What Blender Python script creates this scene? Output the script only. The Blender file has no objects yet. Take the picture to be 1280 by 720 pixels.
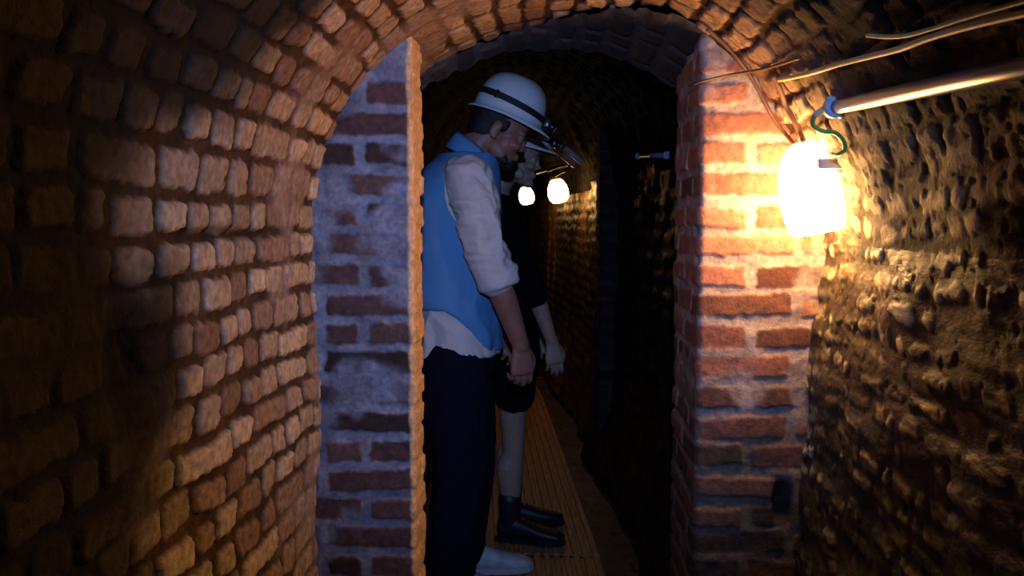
import bpy, bmesh, math, random
import numpy as np
from mathutils import Vector, Matrix
random.seed(7)
S = bpy.context.scene
C = S.collection
W, H, F = 1280, 720, 1100.0

# ------------------------------------------------------------------ camera
CAM = Vector((0, 0, 1.31))
TH = math.atan(85 / F)                    # pitched down a little
YAW = math.atan(50 / F * math.cos(TH))    # turned a little to the left
cd = bpy.data.cameras.new('camera'); cam = bpy.data.objects.new('camera', cd); C.objects.link(cam)
cam.location = CAM; cam.rotation_euler = (math.pi/2 - TH, 0, YAW)
cd.sensor_width = 36; cd.lens = F * 36 / W; cd.clip_start = 0.02
S.camera = cam
_f = Vector((-math.sin(YAW)*math.cos(TH), math.cos(YAW)*math.cos(TH), -math.sin(TH)))
_r = Vector((math.cos(YAW), math.sin(YAW), 0)); _u = _r.cross(_f)
def P(px, py, Y):                          # the point seen at a pixel on the plane y = Y
    d = _f + _r*((px - W/2)/F) + _u*((H/2 - py)/F)
    return CAM + d*(Y/d.y)

# ------------------------------------------------------------------ numpy noise
def _tab(seed): return np.random.RandomState(seed).rand(256, 256).astype(np.float32)
_T = {}
def vnoise(x, y, seed=0):
    t = _T.setdefault(seed, _tab(seed))
    xi = np.floor(x).astype(int); yi = np.floor(y).astype(int)
    fx = x - xi; fy = y - yi
    fx = fx*fx*(3-2*fx); fy = fy*fy*(3-2*fy)
    a = t[xi & 255, yi & 255]; b = t[(xi+1) & 255, yi & 255]
    c = t[xi & 255, (yi+1) & 255]; d = t[(xi+1) & 255, (yi+1) & 255]
    return (a*(1-fx)+b*fx)*(1-fy) + (c*(1-fx)+d*fx)*fy
def fbm(x, y, seed=0, o=3, g=.5):
    s = 0; a = 1; n = 0
    for i in range(o):
        s = s + a*vnoise(x*2**i + 17.3*i, y*2**i + 9.1*i, seed + i); n += a; a *= g
    return s/n*2 - 1                        # about -1..1
def sstep(a, b, x):
    t = np.clip((x-a)/(b-a), 0, 1); return t*t*(3-2*t)

def bricks(u, v, seed, ch=.068, mortar=.012, warp=.008, jit=.006, ragged=.005, widths=(.105,.105,.215,.16), rowfn=None, bevel=.012, rnd=.014, v0=0.):
    """u along the course, v across. Returns lift 0..1, per-brick random a, b, brick index along the row."""
    shp = u.shape
    uu = u + warp*fbm(u*5, v*5, seed, 2); vv = v + v0 + warp*fbm(u*4+31, v*6+7, seed+3, 2)
    # slow change of the course height
    row = np.floor(vv/ch).astype(int)
    fu_c = np.zeros(shp); hw = np.zeros(shp); a = np.zeros(shp); b = np.zeros(shp); c = np.zeros(shp); e = np.zeros(shp)
    for r in np.unique(row):
        m = row == r
        rs = np.random.RandomState((seed*7919 + int(r)*104729 + 5) % (2**31))
        lo, hi = u.min()-.3, u.max()+.3
        if rowfn: edges = np.array(rowfn(int(r), lo, hi, rs))
        else:
            edges = [lo - rs.rand()*.2]
            while edges[-1] < hi: edges.append(edges[-1] + widths[rs.randint(len(widths))]*(.9+.2*rs.rand()))
            edges = np.array(edges)
        k = np.clip(np.searchsorted(edges, uu[m]) - 1, 0, len(edges)-2)
        A = rs.rand(len(edges)); B = rs.rand(len(edges)); D = rs.rand(len(edges)); E = rs.rand(len(edges))
        fu_c[m] = uu[m] - (edges[k] + edges[k+1])/2; hw[m] = (edges[k+1]-edges[k])/2
        a[m] = A[k]; b[m] = B[k]; c[m] = D[k]; e[m] = E[k]
    fv = vv - (row+.5)*ch
    fv = fv + fu_c*(b-.5)*.10 + (c-.5)*jit
    fu_c = fu_c + fv*(c-.5)*.25
    hx = hw - mortar/2 - jit*e; hy = ch/2 - mortar/2 - jit*.7*a
    rr = rnd*(.6+.8*b)
    qx = np.abs(fu_c) - hx + rr; qy = np.abs(fv) - hy + rr
    sd = np.sqrt(np.maximum(qx,0)**2 + np.maximum(qy,0)**2) + np.minimum(np.maximum(qx,qy),0) - rr
    sd = sd + ragged*fbm(u*45, v*45, seed+9, 3)
    h = sstep(0, bevel, -sd)
    return h, a, b, c, sd

def mesh_grid(name, pts, cols, material, mask=None, kind='structure', flip=False):
    n, m = pts.shape[:2]
    idx = np.arange(n*m).reshape(n, m)
    q = np.stack([idx[:-1,:-1], idx[1:,:-1], idx[1:,1:], idx[:-1,1:]], -1).reshape(-1, 4)
    if flip: q = q[:, ::-1]
    me = bpy.data.meshes.new(name)
    me.vertices.add(n*m); me.vertices.foreach_set('co', pts.reshape(-1).astype(np.float32))
    me.loops.add(q.size); me.loops.foreach_set('vertex_index', q.reshape(-1).astype(np.int32))
    me.polygons.add(len(q)); me.polygons.foreach_set('loop_start', np.arange(0, q.size, 4, dtype=np.int32))
    me.polygons.foreach_set('use_smooth', np.ones(len(q), dtype=bool))
    me.update(calc_edges=True)
    ca = me.color_attributes.new('Col', 'FLOAT_COLOR', 'POINT')
    c4 = np.ones((n*m, 4), np.float32); c4[:, :3] = cols.reshape(-1, 3); ca.data.foreach_set('color', c4.reshape(-1))
    me.materials.append(material)
    o = bpy.data.objects.new(name, me); C.objects.link(o)
    if kind: o['kind'] = kind
    return o

# ------------------------------------------------------------------ materials
def mat(name, color=(.5,.5,.5), rough=.6, metal=0, emit=None, strength=0, noise=0, nscale=20, bump=0, bscale=60, attr=None, spec=.5, rvar=0, coat=0, stretch=(1,1,1)):
    m = bpy.data.materials.new(name); m.use_nodes = True; nt = m.node_tree; N = nt.nodes; L = nt.links
    b = N['Principled BSDF']; b.inputs['Roughness'].default_value = rough; b.inputs['Metallic'].default_value = metal
    b.inputs['Base Color'].default_value = (*color, 1); b.inputs['Specular IOR Level'].default_value = spec
    b.inputs['Coat Weight'].default_value = coat
    tc = N.new('ShaderNodeTexCoord'); mp = N.new('ShaderNodeMapping'); mp.inputs['Scale'].default_value = stretch
    L.new(tc.outputs['Object'], mp.inputs['Vector'])
    src = None
    if attr:
        at = N.new('ShaderNodeAttribute'); at.attribute_name = attr; src = at.outputs['Color']
    if noise:
        n = N.new('ShaderNodeTexNoise'); n.inputs['Scale'].default_value = nscale; n.inputs['Detail'].default_value = 8
        L.new(mp.outputs[0], n.inputs['Vector'])
        mr = N.new('ShaderNodeMapRange'); mr.inputs['From Min'].default_value = .3; mr.inputs['From Max'].default_value = .7
        mr.inputs['To Min'].default_value = 1-noise; mr.inputs['To Max'].default_value = 1+noise
        L.new(n.outputs['Fac'], mr.inputs['Value'])
        vm = N.new('ShaderNodeVectorMath'); vm.operation = 'SCALE'
        if src: L.new(src, vm.inputs[0])
        else: vm.inputs[0].default_value = color
        L.new(mr.outputs[0], vm.inputs['Scale']); src = vm.outputs[0]
    if src: L.new(src, b.inputs['Base Color'])
    if rvar:
        n = N.new('ShaderNodeTexNoise'); n.inputs['Scale'].default_value = 9; n.inputs['Detail'].default_value = 5
        L.new(mp.outputs[0], n.inputs['Vector'])
        mr = N.new('ShaderNodeMapRange'); mr.inputs['From Min'].default_value = .35; mr.inputs['From Max'].default_value = .65
        mr.inputs['To Min'].default_value = rough-rvar; mr.inputs['To Max'].default_value = rough+rvar
        L.new(n.outputs['Fac'], mr.inputs['Value']); L.new(mr.outputs[0], b.inputs['Roughness'])
    if bump:
        n = N.new('ShaderNodeTexNoise'); n.inputs['Scale'].default_value = bscale; n.inputs['Detail'].default_value = 8
        n.inputs['Roughness'].default_value = .65
        L.new(mp.outputs[0], n.inputs['Vector'])
        bp = N.new('ShaderNodeBump'); bp.inputs['Strength'].default_value = 1; bp.inputs['Distance'].default_value = bump
        L.new(n.outputs['Fac'], bp.inputs['Height']); L.new(bp.outputs[0], b.inputs['Normal'])
    if emit:
        b.inputs['Emission Color'].default_value = (*emit, 1); b.inputs['Emission Strength'].default_value = strength
    return m
M_WALL = mat('old_brick', attr='Col', rough=.85, noise=.35, nscale=60, bump=.004, bscale=110, spec=.25)
M_PIER = mat('pier_brick', attr='Col', rough=.8, noise=.3, nscale=70, bump=.003, bscale=130, spec=.3)
M_WET = mat('wet_sooty_brick', attr='Col', rough=.42, rvar=.15, noise=.4, nscale=30, bump=.006, bscale=35, spec=.4)
M_SOOT = mat('soot', attr='Col', rough=.9, noise=.3, nscale=30, bump=.006, bscale=35, spec=.1)
M_RIGHT = mat('crusty_brick', attr='Col', rough=.6, rvar=.2, noise=.5, nscale=40, bump=.005, bscale=60, spec=.4, stretch=(1,.5,1))

# ------------------------------------------------------------------ tunnel shell
R0 = .613; ZS = 1.258; XC = .008; NE = 2.15; YB = 2.2
TH_N = 600
# profile by arclength: left floor -> up -> crown -> down -> right floor
t = np.linspace(math.pi, 0, TH_N)
ax = np.sign(np.cos(t))*np.abs(np.cos(t))**(2/NE)*R0; az = np.abs(np.sin(t))**(2/NE)*R0
px_ = np.concatenate([[-R0, ], ax, [R0]]) + XC; pz_ = np.concatenate([[0], az+ZS, [0]])
pl = np.concatenate([[0], np.cumsum(np.hypot(np.diff(px_), np.diff(pz_)))])
LTOT = pl[-1]; L1 = ZS; L2 = LTOT - ZS
def prof(v):
    x = np.interp(v, pl, px_); z = np.interp(v, pl, pz_)
    e = .004
    tx = np.interp(v+e, pl, px_) - np.interp(v-e, pl, px_); tz = np.interp(v+e, pl, pz_) - np.interp(v-e, pl, pz_)
    n = np.hypot(tx, tz) + 1e-9
    return x, z, tz/n, -tx/n               # inward normal: left wall (tz>0) -> +x
# where the vault stops behind the piers
ye_x = np.array([-.7,-.40,-.35,-.18,-.05,.065,.244,.30,.8]); ye_y = np.array([2.70,2.66,2.64,2.66,2.55,2.44,2.23,2.20,2.20])
def yend(x): return np.interp(x, ye_x, ye_y)

u = np.concatenate([np.linspace(-1.2, .55, 60)[:-1], np.arange(.55, 2.0, .0055), np.linspace(2.0, 2.7, 130)])
v = np.arange(0, LTOT, .0052)
U, V = np.meshgrid(u, v, indexing='ij')
X, Z, NX, NZ = prof(V)
Yf = np.where(U > 2.0, 2.0 + (U-2.0)/.7*(yend(X)-2.0), U)
h, a, b, c, sd = bricks(Yf, V, 11, ch=.0715, mortar=.008, warp=.014, jit=.007, ragged=.0065, widths=(.105,.085,.11,.215,.13,.11), bevel=.006, rnd=.016)
right = sstep(L2-.35, L2+.05, V)           # the crusty right-hand wall
# right wall: its own, smaller and more broken coursework
h2, a2, b2, c2, sd2 = bricks(Yf*1.0, V, 57, ch=.050, mortar=.006, warp=.016, jit=.010, ragged=.012, widths=(.07,.05,.11,.15), bevel=.008, rnd=.02)
hh = h*(1-right) + h2*right
smear = sstep(.15, .45, fbm(Yf*3.1+4, V*4.3, 77, 3))            # mortar smeared over the faces
smear_l = smear*(1-right)
crust = fbm(Yf*4.5, V*15, 91, 4)
lump = fbm(Yf*2.2, V*2.4, 5, 3)*.022 + fbm(Yf*14*(1-.55*right), V*14, 6, 3)*.004
crackline = ZS + .03 + .02*fbm(Yf*4, Yf*0, 15, 3) - .14*(YB-Yf)*0
seam = np.exp(-((V-crackline)/.010)**2)*sstep(-.2,.3,fbm(Yf*3, Yf*0+3, 19, 2))
disp = hh*(.0085+.006*(a-.5))*(1-.75*smear_l)*(1-.72*right) + smear_l*.006 + lump + right*(crust*.010 + (a2-.5)*.007*h2 + .012*fbm(Yf*3.5, V*7, 93, 2)) - seam*.014
hole = np.exp(-(((Yf-1.2)/.045)**2 + ((V-1.12)/.11)**2))*(V < 1.6)
disp = disp - hole*.035 - right*.060*np.exp(-((Yf-2.02)/.36)**2 - ((LTOT-V-1.34)/.34)**2)
pit = sstep(.35,.6,fbm(Yf*60, V*60, 23, 2)); disp -= pit*.003*h
PX = X + NX*disp; PZ = Z + NZ*disp
pts = np.stack([PX, Yf, PZ], -1)
def lerp(c0, c1, k): return np.array(c0)*(1-k[...,None]) + np.array(c1)*k[...,None]
face = lerp((.34,.255,.19), (.72,.57,.44), np.clip(a*.8+.25*fbm(Yf*12,V*12,40,3)+.1,0,1))
face = face*(1-.55*sstep(.78,.85,b)[...,None]) + np.array((.20,.075,.05))*(.55*sstep(.78,.85,b)[...,None])
mort = lerp((.050,.024,.013), (.115,.062,.034), np.clip(.5+.8*fbm(Yf*20,V*20,41,3),0,1))
smc = lerp((.30,.21,.17), (.46,.36,.36), np.clip(.5+fbm(Yf*7,V*9,42,3),0,1))
colL = mort*(1-h[...,None]) + face*h[...,None]
colL = colL*(1-smear_l[...,None]*.75) + smc*smear_l[...,None]*.75
# noise patches, darker toward the near end
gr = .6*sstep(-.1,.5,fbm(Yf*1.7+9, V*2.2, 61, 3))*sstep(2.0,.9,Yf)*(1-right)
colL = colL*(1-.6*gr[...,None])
# crown: ruddier
crown = sstep(1.25,1.7,V)*sstep(L2+.05,L2-.5,V)
colL = colL*(1-crown[...,None]*np.array((.05,.22,.35)))
fr = lerp((.16,.11,.065), (.80,.66,.42), sstep(-.15,.45,crust + (a2-.5)*.7))
pale = (sstep(-.22,.0,-fbm(Yf*5+3, V*9, 97, 3))*np.exp(-((Yf-1.72)/.42)**4 - ((LTOT-V-1.30)/.36)**4))[...,None]   # lamp's gold pool of light painted into the colour
fr = fr*(1-pale) + np.array((.95,.82,.50))*pale
fr = fr*(1-.8*(sstep(.7,.85,b2)[...,None]))*(1-.85*sstep(.02,.16,fbm(Yf*5+3, V*11, 95, 4)-.05)[...,None])
mr = np.array((.06,.04,.025))
colR = mr*(1-h2[...,None]) + fr*h2[...,None]
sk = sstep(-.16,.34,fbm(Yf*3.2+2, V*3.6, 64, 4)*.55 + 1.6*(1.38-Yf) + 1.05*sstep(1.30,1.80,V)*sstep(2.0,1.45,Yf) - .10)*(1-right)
colL = colL*(1-.92*sk[...,None])  # light falloff painted dark on the near and upper left, edges broken by noise
low = np.clip(sstep(1.10,.75,LTOT-V) + .9*sstep(1.35,1.0,Yf), 0, 1)               # corner vignette painted on the right wall, darker low down and near
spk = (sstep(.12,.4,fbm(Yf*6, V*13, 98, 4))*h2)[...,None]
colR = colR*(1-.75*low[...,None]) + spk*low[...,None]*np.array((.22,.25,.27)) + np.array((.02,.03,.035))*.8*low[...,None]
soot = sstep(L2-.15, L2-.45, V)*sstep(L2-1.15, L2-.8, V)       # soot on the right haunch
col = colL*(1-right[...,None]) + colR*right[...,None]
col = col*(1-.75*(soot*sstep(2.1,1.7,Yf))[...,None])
col = col*(1-.85*hole[...,None])*(1-.6*seam[...,None])
col = np.clip(col, .004, .9)
i1 = int(np.searchsorted(v, L1+.0)); i2 = int(np.searchsorted(v, L2-.0))
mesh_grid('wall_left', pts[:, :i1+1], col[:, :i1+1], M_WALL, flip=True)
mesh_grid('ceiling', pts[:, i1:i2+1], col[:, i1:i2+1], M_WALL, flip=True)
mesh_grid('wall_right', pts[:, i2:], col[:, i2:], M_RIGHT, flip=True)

# ------------------------------------------------------------------ piers
def pier(name, side, xe, depth, seed, brickc, mortc, smearfn, notch=None, zmax=1.86, YB=YB, m_=None, tint=None):
    """side -1: the pier on the left, its free edge at x = xe; front face y = YB."""
    r = .012; xo = side*(R0+.12)+XC
    wf = abs(xo-xe) - r; arc = r*math.pi/2; wr = depth - 2*r
    s_ = np.concatenate([np.arange(-wf, 0, .0045), np.linspace(0, arc, 7), np.arange(arc+.0045, arc+wr, .0045), np.linspace(arc+wr, 2*arc+wr, 7), 2*arc+wr+np.linspace(.02, wf, 8)])
    z_ = np.arange(0, zmax, .0045)
    Sg, Zg = np.meshgrid(s_, z_, indexing='ij')
    cx = xe + side*r                        # centre of the rounded corner
    x = np.empty_like(Sg); y = np.empty_like(Sg); nx = np.empty_like(Sg); ny = np.empty_like(Sg)
    m = Sg <= 0; x[m] = cx - side*Sg[m]; y[m] = YB; nx[m] = 0; ny[m] = -1
    m = (Sg > 0) & (Sg <= arc); an = Sg[m]/r; x[m] = cx - side*r*np.sin(an); y[m] = YB + r - r*np.cos(an); nx[m] = -side*np.sin(an); ny[m] = -np.cos(an)
    m = (Sg > arc) & (Sg <= arc+wr); x[m] = xe; y[m] = YB + r + Sg[m]-arc; nx[m] = -side; ny[m] = 0
    m = (Sg > arc+wr) & (Sg <= 2*arc+wr); an = (Sg[m]-arc-wr)/r; x[m] = cx - side*r*np.cos(an); y[m] = YB+depth-r+r*np.sin(an); nx[m] = -side*np.cos(an); ny[m] = np.sin(an)
    m = Sg > 2*arc+wr; x[m] = cx + side*(Sg[m]-2*arc-wr); y[m] = YB+depth; nx[m] = 0; ny[m] = 1
    def rowfn(rw, lo, hi, rs):
        k = rs.randint(3)
        if rw % 2: e = [-.112]; 
        else: e = [-.222]
        while e[0] > lo: e.insert(0, e[0] - (.112 if rs.rand() < .45 else .222))
        e.append(.215 if rw % 2 else .108)
        while e[-1] < hi: e.append(e[-1] + .22)
        return e
    h, a, b, c, sd = bricks(Sg, Zg, seed, ch=.0755, mortar=.013, warp=.006, jit=.005, ragged=.006, rowfn=rowfn, bevel=.008, rnd=.009)
    sm = smearfn(Sg, Zg, a, b)
    hh = h*(1-sm)
    d = hh*.006*(.6+.8*a) + fbm(Sg*6, Zg*6, seed+2, 3)*.004 + fbm(Sg*40, Zg*40, seed+4, 3)*.0022 + sm*.003
    proud = sstep(.0,.5,fbm(Sg*9,Zg*9,seed+20,2))*(1-h)*.006   # mortar squeezed out
    d = d + proud
    if notch is not None: d = d - notch(Sg, Zg)
    pts = np.stack([x+nx*d, y+ny*d, Zg], -1)
    br = lerp(brickc[0], brickc[1], np.clip(a+.35*fbm(Sg*25,Zg*25,seed+5,3),0,1))
    dk = sstep(.72,.8,b)[...,None]; br = br*(1-dk*.6)
    mo = lerp(mortc[0], mortc[1], np.clip(.5+.8*fbm(Sg*18,Zg*18,seed+6,3),0,1))
    col = mo*(1-hh[...,None]) + br*hh[...,None]
    if notch is not None: col = col*(1-.93*np.clip(notch(Sg, Zg)/.04,0,1)[...,None])
    if tint is not None: col = tint(Sg, Zg, col)
    return mesh_grid(name, pts, col, m_ or M_PIER, flip=(side < 0))
EL = P(516, 360, YB).x; ER = P(874, 360, YB).x
def smL(s, z, a, b):
    k = fbm(s*7, z*8, 200, 3)
    up = sstep(1.45, 1.75, z)
    left = sstep(-.13,-.26,s)
    return np.clip(sstep(.1,.4,k+up*1.1*np.clip(sstep(-.08,-.13,s)+sstep(1.64,1.70,z),0,1)+left*(.25+.25*sstep(1.0,1.3,z)) -.15 -.12*(b<.4)), 0, 1)*.95
def smR(s, z, a, b):
    k = fbm(s*6, z*7, 300, 3)
    return np.clip(sstep(.25,.55,k + .35*sstep(1.05,.95,z)*sstep(.8,.95,z) + .45*sstep(-.17,-.25,s)), 0, 1)*.85
def notchR(s, z):
    return .04*np.exp(-(((s+.205)/.022)**4 + ((z-.60)/.05)**4))
def lit_edge(s, z, col):                       # lamp's orange light painted onto the edge of the opening
    k = sstep(-.001, .005, s + .004*fbm(z*30, s*0, 345, 3))[...,None]
    return col*(1-.85*k) + np.array((.82,.50,.25))*.85*k
def damp_falloff(s, z, col):                        # green-black damp at the foot, with the lamp's falloff painted in above
    k = sstep(1.12, .50, z + .16*fbm(s*9, z*7, 340, 3))[...,None]
    return col*(1-.72*k) + np.array((.018,.030,.026))*k*.7
pier('wall_pier_left', -1, EL, .155, 401, ((.085,.040,.034),(.155,.075,.060)), ((.16,.15,.175),(.30,.29,.345)), smL, tint=lit_edge)
pier('wall_pier_right', 1, ER, .42, 402, ((.22,.080,.055),(.38,.16,.105)), ((.25,.19,.17),(.44,.35,.32)), smR, notchR, tint=damp_falloff)
pier('wall_pier_passage', 1, P(750, 360, 4.6).x, .35, 403, ((.012,.010,.010),(.030,.022,.020)), ((.018,.017,.018),(.035,.032,.032)), lambda s,z,a,b: 0*z, zmax=2.1, YB=4.6, m_=M_SOOT)

# ------------------------------------------------------------------ lower arch ring behind the vault, back of the bulkhead
bx = np.array([P(x, y, 2.62).x for x, y in ((520,105),(530,98),(616,58),(650,52),(719,52),(766,59),(812,78),(850,103),(865,125))])
bz = np.array([P(x, y, 2.62).z for x, y in ((520,105),(530,98),(616,58),(650,52),(719,52),(766,59),(812,78),(850,103),(865,125))])
xs = np.linspace(-.47, .50, 170)
fx = np.clip(xs, -R0*.98, R0*.98)
fz = ZS + R0*(1-np.abs((fx-XC)/R0)**NE)**(1/NE) - .004
fy = yend(xs) - .01
zz = np.interp(xs, bx, bz) ; yy = np.full_like(xs, 2.72)
zz = np.minimum(zz, fz-.0)
K = np.linspace(0, 1, 60)
XX = np.repeat(xs[None], 60, 0); YY = fy[None]*(1-K[:,None]) + yy[None]*K[:,None]; ZZ = fz[None]*(1-K[:,None]**.8) + zz[None]*K[:,None]**.8
h, a, b, c, sd = bricks(YY, XX, 71, ch=.075, mortar=.012, warp=.006, jit=.005, widths=(.11,.215))
ZZ = ZZ - h*.008 - fbm(XX*20, YY*20, 72, 3)*.003
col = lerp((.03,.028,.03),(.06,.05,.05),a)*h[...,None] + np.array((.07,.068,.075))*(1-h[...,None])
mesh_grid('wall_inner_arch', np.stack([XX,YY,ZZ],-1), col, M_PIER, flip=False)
# wall above the arch, seen only from the passage
K = np.linspace(0, 1, 40)
XX = np.repeat(xs[None], 40, 0); ZZ = (ZZ[-1])[None]*(1-K[:,None]) + 2.45*K[:,None]; YY = np.full_like(XX, 2.72) + .02*K[:,None]
h, a, b, c, sd = bricks(XX, ZZ, 73, ch=.075)
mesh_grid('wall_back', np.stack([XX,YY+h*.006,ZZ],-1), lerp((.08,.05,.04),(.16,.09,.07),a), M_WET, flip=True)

# ------------------------------------------------------------------ passage beyond
pY = np.array([2.6, 4.0, 6.0, 7.0, 8.0, 9.0, 10.5, 12.0, 14.])
pR = np.array([.52, .38, .215, .10,-.02,-.20,-.58,-1.05,-1.7])
pL = np.array([-.72,-.74,-.80,-.88,-1.0,-1.2,-1.55,-2.0,-2.7])
yv = np.concatenate([np.arange(2.62, 10.5, .022), np.linspace(10.5, 14, 40)])
def passage(name, side, seed):
    zv = np.arange(0, 1.55, .013)
    Yg, Zg = np.meshgrid(yv, zv, indexing='ij')
    base = np.interp(Yg, pY, pR if side > 0 else pL)
    h, a, b, c, sd = bricks(Yg, Zg, seed, ch=.075, mortar=.014, warp=.02, jit=.012, ragged=.012, widths=(.11,.215,.16))
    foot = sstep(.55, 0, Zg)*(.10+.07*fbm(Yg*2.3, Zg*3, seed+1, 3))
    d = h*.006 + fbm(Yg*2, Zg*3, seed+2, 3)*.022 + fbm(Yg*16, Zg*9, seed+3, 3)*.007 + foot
    lamplight = (.35 + (3.0*sstep(4.9,5.5,Yg) if side > 0 else 0*Yg))[...,None]*(.3 if side < 0 else 1)  # far lamps' light painted in: wall paler near them, darker elsewhere
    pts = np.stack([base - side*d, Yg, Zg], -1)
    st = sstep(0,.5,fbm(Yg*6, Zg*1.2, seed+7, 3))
    col = (lerp((.03,.017,.010),(.075,.04,.02),a)*h[...,None] + np.array((.04,.024,.014))*(1-h[...,None]))*(.5+.9*st[...,None])*lamplight
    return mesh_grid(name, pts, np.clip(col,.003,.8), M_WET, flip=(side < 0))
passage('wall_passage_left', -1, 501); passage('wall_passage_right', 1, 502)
# passage vault
aa = np.linspace(0, math.pi, 90)
Yg, Ag = np.meshgrid(yv, aa, indexing='ij')
xr = np.interp(Yg, pY, pR); xl = np.interp(Yg, pY, pL); cx = (xr+xl)/2; hw = (xr-xl)/2
h, a, b, c, sd = bricks(Yg, Ag*.6, 503, ch=.075, mortar=.014, warp=.015, jit=.01)
rad = 1 - (h*.02 + fbm(Yg*3, Ag*2, 504, 3)*.05)
pts = np.stack([cx + hw*np.cos(Ag)*rad, Yg, 1.50 + .62*np.sin(Ag)*rad], -1)
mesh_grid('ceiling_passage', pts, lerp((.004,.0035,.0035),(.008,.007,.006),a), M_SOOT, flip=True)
# end of what can be seen of the passage
xs2 = np.linspace(-3.0, -1.2, 30); zs2 = np.linspace(0, 2.3, 40)
XX, ZZ = np.meshgrid(xs2, zs2, indexing='ij'); h, a, b, c, sd = bricks(XX, ZZ, 505)
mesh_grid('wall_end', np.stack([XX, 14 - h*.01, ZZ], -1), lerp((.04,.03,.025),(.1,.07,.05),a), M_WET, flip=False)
# floor
xs3 = np.linspace(-1.1, .75, 95)
yf = np.concatenate([np.linspace(-1.2, 2.8, 60)[:-1], np.arange(2.8, 8.5, .03), np.linspace(8.5, 14, 50)])
Yg, Xg = np.meshgrid(yf, xs3, indexing='ij'); Xs = Xg + np.interp(Yg, pY, (pR-pR[0]), left=0)
zf = -.012 + .010*fbm(Xs*5, Yg*5, 601, 3) - .004
st = fbm(Xs*22, Yg*22, 602, 3)*.006*sstep(2.6,2.9,Yg)
M_FLOOR = mat('damp_floor', attr='Col', rough=.45, rvar=.25, noise=.5, nscale=25, bump=.01, bscale=60)
mesh_grid('floor', np.stack([Xs, Yg, zf+st-.006], -1), lerp((.035,.024,.018),(.10,.07,.05), np.clip(.5+fbm(Xs*3,Yg*3,603,3),0,1)), M_FLOOR, flip=True)

# ------------------------------------------------------------------ helpers for things
def tag(o, label=None, cat=None, group=None):
    if label: o['label'] = label
    if cat: o['category'] = cat
    if group: o['group'] = group
    return o
def empty(name, loc, label, cat, group=None):
    o = bpy.data.objects.new(name, None); C.objects.link(o); o.location = loc; o.empty_display_size = .05
    return tag(o, label, cat, group)
def obj(name, bm, material, parent=None, smooth=True):
    me = bpy.data.meshes.new(name); bm.to_mesh(me); bm.free()
    if smooth: me.polygons.foreach_set('use_smooth', [True]*len(me.polygons))
    me.materials.append(material); o = bpy.data.objects.new(name, me); C.objects.link(o)
    if parent:
        o.parent = parent; me.transform(Matrix.Translation(-Vector(root_loc(parent))))
    return o
def root_loc(o):
    p = Vector((0,0,0))
    while o: p += o.location; o = o.parent
    return p
def catmull(pts, n=8):
    pts = [Vector(p) for p in pts]
    if len(pts) < 3: return pts
    q = [2*pts[0]-pts[1]] + pts + [2*pts[-1]-pts[-2]]; out = []
    for i in range(1, len(q)-2):
        for k in range(n):
            s = k/n; out.append(.5*((2*q[i]) + (q[i+1]-q[i-1])*s + (2*q[i-1]-5*q[i]+4*q[i+1]-q[i+2])*s*s + (3*q[i]-q[i-1]-3*q[i+1]+q[i+2])*s**3))
    return out + [pts[-1]]
def tube(bm, pts, r, seg=12, smooth=True, sm=8):
    pts = catmull(pts, sm) if smooth else [Vector(p) for p in pts]
    rs = r if isinstance(r, (list, tuple)) else [r]*len(pts)
    if len(rs) != len(pts): rs = list(np.interp(np.linspace(0,1,len(pts)), np.linspace(0,1,len(rs)), rs))
    prev = None; up = Vector((.31,.17,.93)).normalized()
    for i, p in enumerate(pts):
        d = (pts[min(i+1,len(pts)-1)] - pts[max(i-1,0)]).normalized()
        a = d.cross(up).normalized(); up = a.cross(d).normalized(); 
        ring = [bm.verts.new(p + (a*math.cos(k*2*math.pi/seg) + up*math.sin(k*2*math.pi/seg))*rs[i]) for k in range(seg)]
        if prev:
            for k in range(seg): bm.faces.new((prev[k], prev[(k+1)%seg], ring[(k+1)%seg], ring[k]))
        else: bm.faces.new(ring[::-1])
        prev = ring
    bm.faces.new(prev)
    return bm
def lathe(bm, prof, M=Matrix(), seg=32):
    prev = None
    for (r, z) in prof:
        ring = [bm.verts.new(M @ Vector((r*math.cos(k*2*math.pi/seg), r*math.sin(k*2*math.pi/seg), z))) for k in range(seg)]
        if prev:
            for k in range(seg): bm.faces.new((prev[k], prev[(k+1)%seg], ring[(k+1)%seg], ring[k]))
        else: bm.faces.new(ring[::-1])
        prev = ring
    bm.faces.new(prev); return bm
def box(bm, c, s, M=Matrix(), bev=.003):
    r = bmesh.ops.create_cube(bm, size=1, matrix=M @ Matrix.Translation(c) @ Matrix.Diagonal((*s, 1)))
    vs = r['verts']
    if bev:
        es = list({e for v in vs for e in v.link_edges})
        bmesh.ops.bevel(bm, geom=es, offset=bev, segments=2, affect='EDGES', profile=.5)
    return bm
def frame(origin, zdir, xhint=Vector((0,-1,0))):
    z = zdir.normalized(); x = (xhint - z*xhint.dot(z)).normalized(); y = z.cross(x)
    return Matrix.Translation(origin) @ Matrix((x, y, z)).transposed().to_4x4()

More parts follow.
